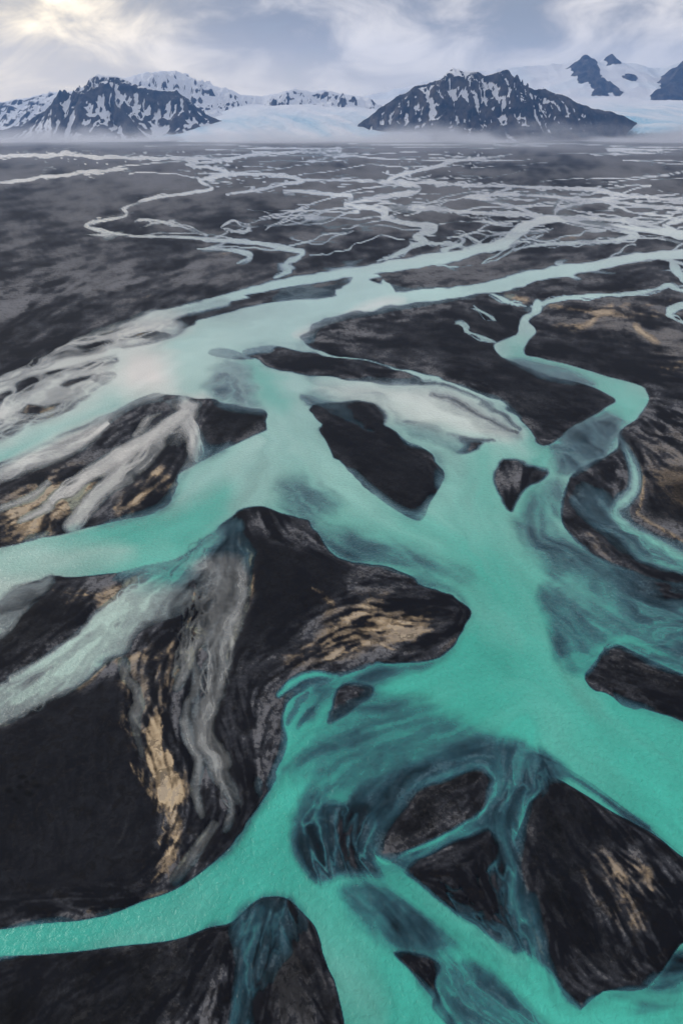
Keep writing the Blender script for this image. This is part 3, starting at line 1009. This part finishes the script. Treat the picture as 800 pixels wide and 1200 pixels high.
def ground_material():
    m, t = new_mat('black_sand')
    pos = t.n('ShaderNodeNewGeometry').outputs['Position']
    n_f = t.noise(pos, 0.9, 8.0, 0.68, 0.4)
    n_c = t.noise(pos, 0.33, 8.0, 0.66, 0.9)
    n_m = t.noise(pos, 0.11, 5.0, 0.6, 0.8)
    n_g = t.noise(pos, 0.012, 5.0, 0.6, 0.5)
    g = t.attr('grey')
    gg = t.math('MULTIPLY', g, t.mapr(n_f, 0.28, 0.72, 0.25, 1.75, False))
    gg = t.math('ADD', gg, t.math('MULTIPLY', t.math('SUBTRACT', n_m, 0.5), 0.16))
    gg = t.math('ADD', gg, t.math('MULTIPLY', t.math('SUBTRACT', n_g, 0.5), 0.14), clamp=True)
    sand = t.mix(gg, (0.0052, 0.0060, 0.0090), (0.144, 0.152, 0.174))
    tan = t.mix(t.mapr(n_c, 0.3, 0.7), (0.20, 0.145, 0.085), (0.44, 0.33, 0.205))
    tan = t.mix(t.mapr(t.attr('silt'), 0.5, 0.95), tan, t.mix(n_f, (0.44, 0.34, 0.21), (0.66, 0.52, 0.35)))
    silt = t.attr('silt')
    brk = t.math('ADD', t.math('MULTIPLY', t.math('SUBTRACT', n_c, 0.5), 0.9), t.math('MULTIPLY', t.math('SUBTRACT', n_f, 0.5), 0.5))
    crisp = t.mapr(t.math('ADD', silt, t.math('MULTIPLY', brk, 0.75)), 0.0, 0.58)
    tt = t.math('MULTIPLY', crisp, t.mapr(silt, 0.02, 0.70, 0.15, 0.92, False), clamp=True)
    col = t.mix(tt, sand, tan)
    # dry silt crusts
    crust = t.mapr(t.math('ADD', gg, t.math('MULTIPLY', brk, 0.55)), 0.30, 0.42)
    col = t.mix(t.math('MULTIPLY', crust, 0.38), col, (0.17, 0.165, 0.165))
    # damp hollows
    damp = t.mapr(t.math('ADD', n_c, t.math('MULTIPLY', n_m, 0.6)), 0.84, 0.93)
    col = t.mix(t.math('MULTIPLY', damp, 0.55), col, (0.0030, 0.0034, 0.0045))
    col = t.mix(t.math('MULTIPLY', t.attr('wet'), 0.82), col, (0.0016, 0.0018, 0.0024))
    bump = t.n('ShaderNodeBump', {'Height': t.math('ADD', t.math('MULTIPLY', n_f, 0.25), t.math('MULTIPLY', n_m, 1.2)), 'Strength': 0.35, 'Distance': 0.5})
    b = t.n('ShaderNodeBsdfPrincipled', {'Base Color': col, 'Roughness': 0.75, 'Normal': bump.outputs[0]})
    b.inputs['Specular IOR Level'].default_value = 0.07
    t.n('ShaderNodeOutputMaterial', {'Surface': b.outputs[0]})
    return m


def water_material():
    m, t = new_mat('glacial_water')
    pos = t.n('ShaderNodeNewGeometry').outputs['Position']
    w = t.attr('depth')
    c = t.attr('clear')
    mk = t.attr('milk_sheen')
    st = t.attr('streak')
    n_b = t.noise(pos, 0.035, 3.0, 0.5, 0.6)
    w = t.math('ADD', w, t.math('MULTIPLY', t.math('MULTIPLY', t.math('SUBTRACT', t.noise(pos, 0.22, 7.0, 0.62, 1.2), 0.5), 1.5), t.math('MULTIPLY', w, t.math('SUBTRACT', 1.0, w))), clamp=True)
    n_r = t.noise(pos, 0.70, 3.0, 0.55, 0.5)
    n_rr = t.noise(pos, 2.2, 3.0, 0.6, 0.2)
    pale = (0.37, 0.57, 0.52)
    teal = t.mix(n_b, (0.038, 0.37, 0.29), (0.066, 0.46, 0.365))
    col = t.mix(c, pale, teal)
    col = t.mix(mk, col, (0.72, 0.69, 0.64))
    thin = t.mix(mk, (0.048, 0.20, 0.28), (0.62, 0.61, 0.58))
    col = t.mix(t.mapr(w, 0.15, 1.0), thin, col)
    tone = t.math('ADD', 1.0, t.math('MULTIPLY', st, 0.085))
    tone = t.math('ADD', tone, t.math('MULTIPLY', t.math('SUBTRACT', n_r, 0.5), 0.30))  # ripple light and shade put into the colour too
    comb = t.n('ShaderNodeCombineXYZ', {0: tone, 1: tone, 2: tone}).outputs[0]
    col = t.mix(1.0, col, comb, 'MULTIPLY')
    hgt = t.math('ADD', t.math('MULTIPLY', n_r, 0.55), t.math('MULTIPLY', n_rr, 0.16))
    bump = t.n('ShaderNodeBump', {'Height': hgt, 'Strength': 0.95, 'Distance': 0.9})
    body = t.n('ShaderNodeBsdfDiffuse', {'Color': col, 'Roughness': 0.3, 'Normal': bump.outputs[0]})
    clearb = t.n('ShaderNodeBsdfTransparent', {'Color': (0.80, 0.92, 0.95, 1)})
    mx = t.n('ShaderNodeMixShader', {0: w, 1: clearb.outputs[0], 2: body.outputs[0]})
    gl = t.n('ShaderNodeBsdfGlossy', {'Color': (1, 1, 1, 1), 'Roughness': 0.22, 'Normal': bump.outputs[0]})
    fr = t.n('ShaderNodeFresnel', {'IOR': 1.33, 'Normal': bump.outputs[0]}).outputs[0]
    fac = t.math('MULTIPLY', fr, t.mapr(w, 0.0, 0.5, 0.15, 1.0))
    out = t.n('ShaderNodeMixShader', {0: fac, 1: mx.outputs[0], 2: gl.outputs[0]})
    t.n('ShaderNodeOutputMaterial', {'Surface': out.outputs[0]})
    return m


# the ground sheet: the part traced in image pixels plus coarser land round it, out past the mountains
ext = np.array([20, 60, 140, 300, 600, 1000, 1500, 2100])
cols = np.concatenate([U0 - ext[::-1], us, us[-1] + ext])
farY = np.array([18000.0, 14000.0, 12000.0])
nearY = np.array([45.0, 30.0, 10.0, -30.0, -100.0, -250.0, -600.0])
rowsY = np.concatenate([farY, ground_Y(vs), nearY])
XG = (cols[None, :] - 400.0) * (np.maximum(rowsY, 40.0)[:, None] * CP + H * SP) / F
YG = np.repeat(rowsY[:, None], len(cols), 1)
nE = len(ext)


def expand(a, fill):
    b = np.full(XG.shape, fill, float)
    b[3:3 + NV, nE:nE + NU] = a
    return b


fadeU = sstep(U0, U0 + 30, U) * sstep(U1, U1 - 30, U) * sstep(V1 - 2, V1 - 25, V)
me, _ = grid_mesh('ground', XG, YG, expand(Z, 0.3))
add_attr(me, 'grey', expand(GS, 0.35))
add_attr(me, 'silt', expand(T, 0.0))
add_attr(me, 'wet', expand(np.where((U < 70) & (V > 890) & (V < 945), K0, K), 0.0))
ground = link('ground', me, ground_material(), label='black volcanic sand plain with grey and tan silt streaks between the river braids')

wet = W > 0
keep = wet[:-1, :-1] | wet[1:, :-1] | wet[1:, 1:] | wet[:-1, 1:]
me, sel = grid_mesh('river_water', XW, YW, np.zeros_like(XW), keep)
add_attr(me, 'depth', W, sel)
add_attr(me, 'clear', C, sel)
add_attr(me, 'milk_sheen', M, sel)
add_attr(me, 'streak', STK, sel)
river = link('river_water', me, water_material(), label='turquoise silt-laden braided glacial river spreading across the black plain')
print('tris', 2 * len(ground.data.polygons), 2 * len(river.data.polygons))
# ------------------------------------------------------------------ mountains and glaciers
def heightfield(x0, x1, y0, y1, dx, dy):
    xs = np.arange(x0, x1, dx)
    ys = np.arange(y0, y1, dy)
    return np.meshgrid(xs, ys)


def ridge_height(X, Y, ridges, wob, seed):
    """highest of many ridge lines, each falling away at its own slope"""
    Xw = X + wob * fbm(X / 600.0, Y / 600.0, 4, seed)
    Yw = Y + wob * fbm(X / 600.0 + 5.2, Y / 600.0 + 1.3, 4, seed + 9)
    out = np.full(X.shape, -200.0)
    crest = np.full(X.shape, 1e9)
    for pts, slope in ridges:
        for a, b in zip(pts[:-1], pts[1:]):
            d, t = seg_dist(Xw, Yw, a, b)
            z = a[2] + (b[2] - a[2]) * t - slope * d * (1.0 - 0.18 * np.minimum(d / 1500.0, 1))
            m = z > out
            out = np.where(m, z, out)
            crest = np.where(m, d, crest)
    return out, crest


def spurs(crestpts, spacing, run, seed, back=True, slope=0.62):
    """side ridges running down off a crest line"""
    r = np.random.default_rng(seed)
    out = []
    for a, b in zip(crestpts[:-1], crestpts[1:]):
        ln = math.dist(a[:2], b[:2])
        for k in range(max(1, int(ln / spacing))):
            t = (k + r.random()) / max(1, int(ln / spacing))
            p = [a[i] + (b[i] - a[i]) * t for i in range(3)]
            for sgn in ((-1, 1) if back else (-1,)):
                if p[2] < 60:
                    continue
                L = run * p[2] * (0.8 + 0.5 * r.random())
                q = [tuple(p)]
                ax = r.uniform(-0.5, 0.5)
                for j in range(1, 4):
                    f = j / 3
                    q.append((p[0] + ax * L * f + r.uniform(-60, 60), p[1] + sgn * L * f, p[2] * (1 - f) ** 1.5 - 25 * f))
                out.append((q, slope * r.uniform(0.95, 1.25)))
    return out


def crest_line(text, Y):
    out = []
    for q in parse(text):
        out.append(at(q[0], q[1], q[2] if len(q) > 2 else Y))
    return out


def rock_material(name, rock_a, rock_b, snow_col=(0.80, 0.82, 0.86)):
    m, t = new_mat(name)
    pos = t.n('ShaderNodeNewGeometry').outputs['Position']
    n1 = t.noise(pos, 0.03, 7.0, 0.68, 0.4)
    strat = t.n('ShaderNodeVectorMath', {0: pos, 1: (0.006, 0.0045, 0.007)}, operation='MULTIPLY').outputs[0]
    n2 = t.noise(strat, 1.0, 7.0, 0.68, 0.6)
    rock = t.mix(t.mapr(n2, 0.38, 0.70), rock_a, rock_b)
    s = t.math('ADD', t.attr('snow'), t.math('MULTIPLY', t.math('SUBTRACT', n1, 0.5), 0.45))
    sn = t.mapr(s, 0.36, 0.66)
    ice = t.attr('ice')
    white = t.mix(ice, snow_col, t.mix(t.mapr(n1, 0.35, 0.65), (0.20, 0.48, 0.66), (0.56, 0.72, 0.82)))
    col = t.mix(sn, rock, white)
    bump = t.n('ShaderNodeBump', {'Height': n1, 'Strength': 1.0, 'Distance': 25.0})
    b = t.n('ShaderNodeBsdfPrincipled', {'Base Color': col, 'Roughness': 0.85, 'Normal': bump.outputs[0]})
    b.inputs['Specular IOR Level'].default_value = 0.2
    t.n('ShaderNodeOutputMaterial', {'Surface': b.outputs[0]})
    return m


ROCK = rock_material('mountain_rock_and_snow', (0.006, 0.008, 0.013), (0.105, 0.090, 0.080))


def mountain(name, label, crests, box, res, snowline, snowspan, seed, spacing=330, run=1.7, amp=1.0, bias=0.0, slope=0.82):
    X, Y = heightfield(*box, *res)
    ridges = []
    for k, c in enumerate(crests):
        ridges.append((c, slope))
        ridges += spurs(c, spacing, run, seed + k, True, slope * 1.1)
    Zm, crest = ridge_height(X, Y, ridges, 130.0, seed)
    soft = sstep(0, 200, crest)
    hgt = Zm.clip(0, None)
    rough = 0.6 * (ridged(X / 420.0, Y / 420.0, 6, seed + 3, 0.55) - 0.9) + 0.9 * (ridged(X / 1000.0, Y / 1000.0, 4, seed + 13, 0.5) - 0.9)
    gul = ridged((X + 90 * fbm(X / 500, Y / 500, 3, seed + 50)) / 130.0, Y / 800.0, 4, seed + 51) - 0.9
    lift = amp * (rough * (24 + 0.22 * hgt) + gul * (18 + 0.13 * hgt)) * (0.10 + 0.90 * soft)
    Zm = Zm + np.minimum(lift, 6 + 0.38 * crest)
    Zm = np.where(Zm < 0, Zm * 0.35, Zm)
    gy, gx = np.gradient(Zm, res[1], res[0])
    sl = np.hypot(gx, gy)
    hollow = (blur(Zm, 8.0) - Zm) / 24.0 + (blur(Zm, 2.5) - Zm) / 9.0
    sn = (Zm - snowline) / snowspan + 0.5 - (sl - 0.75) * 0.9 + hollow.clip(-1.0, 1.2) * 0.8 + 0.40 * fbm(X / 700.0, Y / 700.0, 4, seed + 30) + 0.35 * fbm((X + 0.3 * Y) / 190.0, Y / 900.0, 4, seed + 31) + bias
    e = np.minimum.reduce([X - X.min(), X.max() - X, Y - Y.min(), Y.max() - Y])
    Zm = np.where(e < 200, np.minimum(Zm, Zm * (e / 200) - 40 * (1 - e / 200)), Zm)
    me, _ = grid_mesh(name, X, Y, Zm)
    add_attr(me, 'snow', sn.clip(0, 1))
    add_attr(me, 'ice', np.zeros_like(sn))
    return link(name, me, ROCK, 'structure', label)


# dark mountain right of centre
cA = crest_line('396,166 418,144 432,134 462,114 476,106 487,99 502,97 514,93 524,86 533,80 545,84 557,84 566,89 578,86 590,81 600,92 612,99 626,104 640,104 652,110 668,118 684,123 706,129 726,136 742,143 752,153 764,168', 9200)
mountain('mountain', 'dark jagged mountain with patchy snow, right of centre behind the plain', [cA], (-400, 4100, 7500, 11000), (12, 14), 430, 300, 5, bias=0.08)
# left mountain
cB = crest_line('-40,158 0,152 30,146 52,131 62,124 72,123 84,115 94,102 104,91 115,87 128,88 142,90 156,96 172,104 190,107 204,105 216,113 230,124 244,133 262,140 290,150', 9600)
mountain('mountain', 'snow-streaked broad mountain under the bright cloud on the left', [cB], (-5400, -600, 7900, 11400), (13, 15), 260, 330, 21, bias=0.10)
# white ridge behind it
cC = crest_line('60,112 110,100 140,92 165,85 185,82 205,83 230,92 255,102 280,110 305,112 325,107 345,104 365,106 385,104 405,110 430,114', 12500)
mountain('mountain', 'white snowy ridge half lost in cloud between the mountain and the glacier', [cC], (-5600, 900, 11000, 14000), (22, 24), 150, 400, 33, 420, 1.3, 0.7, 0.38, 0.5)
# low far ridge at the far left
cD = crest_line('-700,96 -500,110 -300,100 -150,108 -60,118 0,120 30,114 66,106 90,110 120,122 170,140', 13500)
mountain('mountain', 'low pale far ridge at the left edge beneath the bright sky', [cD], (-16500, -2200, 12200, 15200), (40, 40), 250, 500, 44, 600, 1.5, 0.7, 0.25, 0.45)
# ice cap peaks behind on the right
cE = crest_line('430,112 480,100 520,90 560,84 600,79 640,76 666,72 680,68 690,66 703,75 715,66 724,74 745,74 770,80 790,75 812,68 840,62 900,74 1000,80 1200,96 1500,120', 15500)
cF = [crest_line('684,70,15300 692,84,14700 704,95,14300 722,107,13900', 0), crest_line('716,67,15400 722,84,14900', 0), crest_line('806,72,14800 796,86,14300 780,110,13600', 0)]
X, Y = heightfield(100, 14000, 12600, 17000, 30, 30)
ridges = [(cE, 0.47)] + spurs(cE, 900, 1.5, 51, True, 0.55)
Zm, crest = ridge_height(X, Y, ridges, 120.0, 51)
Zr, dr = ridge_height(X, Y, [(c, 0.70) for c in cF], 70.0, 57)
Zr = Zr + 70 + 150 * fbm(X / 420.0, Y / 420.0, 4, 62)
rocky = (Zr > Zm)
Zm = np.maximum(Zm, Zr) + (ridged(X / 500.0, Y / 500.0, 5, 58) - 0.9) * 22
e = np.minimum.reduce([X - X.min(), X.max() - X, Y - Y.min(), Y.max() - Y])
Zm = np.where(e < 300, Zm * (e / 300) - 60 * (1 - e / 300), Zm)
rk = blur(rocky.astype(float), 0.8)
sn = 0.95 - 1.0 * rk + 0.25 * fbm(X / 400.0, Y / 400.0, 4, 59)
me, _ = grid_mesh('mountain', X, Y, Zm)
add_attr(me, 'snow', sn.clip(0, 1))
add_attr(me, 'ice', 0.15 * sstep(0.1, -0.3, fbm(X / 900.0, Y / 500.0, 4, 60)))
link('mountain', me, ROCK, 'structure', 'high ice-capped massif with bare rock ribs at the right edge')


def glacier(name, label, box, res, front, zfun, side, seed, ice_amt):
    X, Y = heightfield(*box, *res)
    yf = front(X)
    d = (Y - yf)
    Zg = zfun(X, d.clip(0, None))
    Zg = Zg * side(X, Y)
    crev = ridged(X / 190.0, Y / 420.0, 4, seed) - 0.9
    lump = fbm(X / 700.0, Y / 1100.0, 3, seed + 5)
    Zg = Zg + crev * 9 * sstep(0, 300, d) + lump * 40 * sstep(0, 700, d)
    Zg = np.where(d < 0, d * 0.15 - 3, Zg)
    ban = fbm(X / 260.0 + Y / 900.0, Y / 2200.0, 4, seed + 8)
    sn = np.full(X.shape, 1.0) - 0.55 * sstep(0.05, 0.35, ban) * sstep(2600, 200, d) - 0.9 * sstep(90, 0, d)
    ic = (ice_amt * (0.55 + 1.4 * ban) * sstep(5200, 600, d)).clip(0, 1)
    me, _ = grid_mesh(name, X, Y, Zg)
    add_attr(me, 'snow', sn.clip(0, 1))
    add_attr(me, 'ice', ic)
    return link(name, me, ROCK, 'structure', label)


glacier('glacier', 'broad white glacier tongue spreading onto the plain between the two mountains', (-2600, 1400, 7300, 14500), (22, 26),
        lambda X: 7650 + 260 * np.sin(X / 700.0) + ((X + 500) / 1500.0) ** 2 * 260,
        lambda X, d: 40 * (1 - np.exp(-d / 500.0)) + d * 0.080,
        lambda X, Y: sstep(-2500, -500, X + (Y - 7600) * 0.20), 71, 0.7)
glacier('glacier', 'blue crevassed glacier tongue at the right edge behind the dark mountain', (1500, 9000, 7500, 14800), (26, 26),
        lambda X: 8050 + 300 * np.sin(X / 900.0) + 2900 * sstep(3700, 2500, X),
        lambda X, d: 110 * (1 - np.exp(-d / 420.0)) + d * 0.074,
        lambda X, Y: np.ones_like(X), 81, 1.15)
# ------------------------------------------------------------------ air
def box_mesh(name, x0, x1, y0, y1, z0, z1):
    v = [(x, y, z) for z in (z0, z1) for x, y in ((x0, y0), (x1, y0), (x1, y1), (x0, y1))]
    f = [(3, 2, 1, 0), (4, 5, 6, 7), (0, 1, 5, 4), (1, 2, 6, 5), (2, 3, 7, 6), (3, 0, 4, 7)]
    me = bpy.data.meshes.new(name)
    me.from_pydata(v, [], f)
    return me


m, t = new_mat('haze')
pv = t.n('ShaderNodeVolumePrincipled', {'Color': (0.26, 0.50, 1.0, 1), 'Density': 3.0e-5, 'Anisotropy': 0.35})
t.n('ShaderNodeOutputMaterial', {'Volume': pv.outputs[0]})
link('haze', box_mesh('haze', -60000, 60000, -1500, 19000, -120, 1700), m, 'stuff', 'thin bluish haze lying over the whole plain')

m, t = new_mat('mist')
pos = t.n('ShaderNodeNewGeometry').outputs['Position']
sp = t.n('ShaderNodeSeparateXYZ', {0: pos})
mp = t.n('ShaderNodeVectorMath', {0: pos, 1: (0.0008, 0.0010, 0.004)}, operation='MULTIPLY').outputs[0]
nz = t.noise(mp, 1.0, 3.0, 0.55)
n_t = t.noise(t.n('ShaderNodeVectorMath', {0: pos, 1: (0.0011, 0.0007, 0.0)}, operation='MULTIPLY').outputs[0], 1.0, 3.0, 0.6)
hz = t.mapr(t.math('DIVIDE', sp.outputs[2], t.mapr(n_t, 0.35, 0.68, 40.0, 240.0)), 0.0, 1.0, 1.0, 0.0)
rise = t.math('ADD', t.mapr(sp.outputs[1], 6700.0, 7500.0), t.mapr(sp.outputs[1], 2600.0, 7000.0, 0.0, 0.10))
yz = t.math('MULTIPLY', rise, t.mapr(sp.outputs[1], 8400.0, 7900.0))
den = t.math('MULTIPLY', t.math('MULTIPLY', t.mapr(nz, 0.36, 0.66), hz), t.math('MULTIPLY', yz, 6.5e-3))
pv = t.n('ShaderNodeVolumePrincipled', {'Color': (0.92, 0.94, 1.0, 1), 'Density': den, 'Anisotropy': 0.3})
t.n('ShaderNodeOutputMaterial', {'Volume': pv.outputs[0]})
link('mist', box_mesh('mist', -7000, 7000, 2500, 8500, 1.5, 250), m, 'stuff', 'low white mist bank along the foot of the mountains')
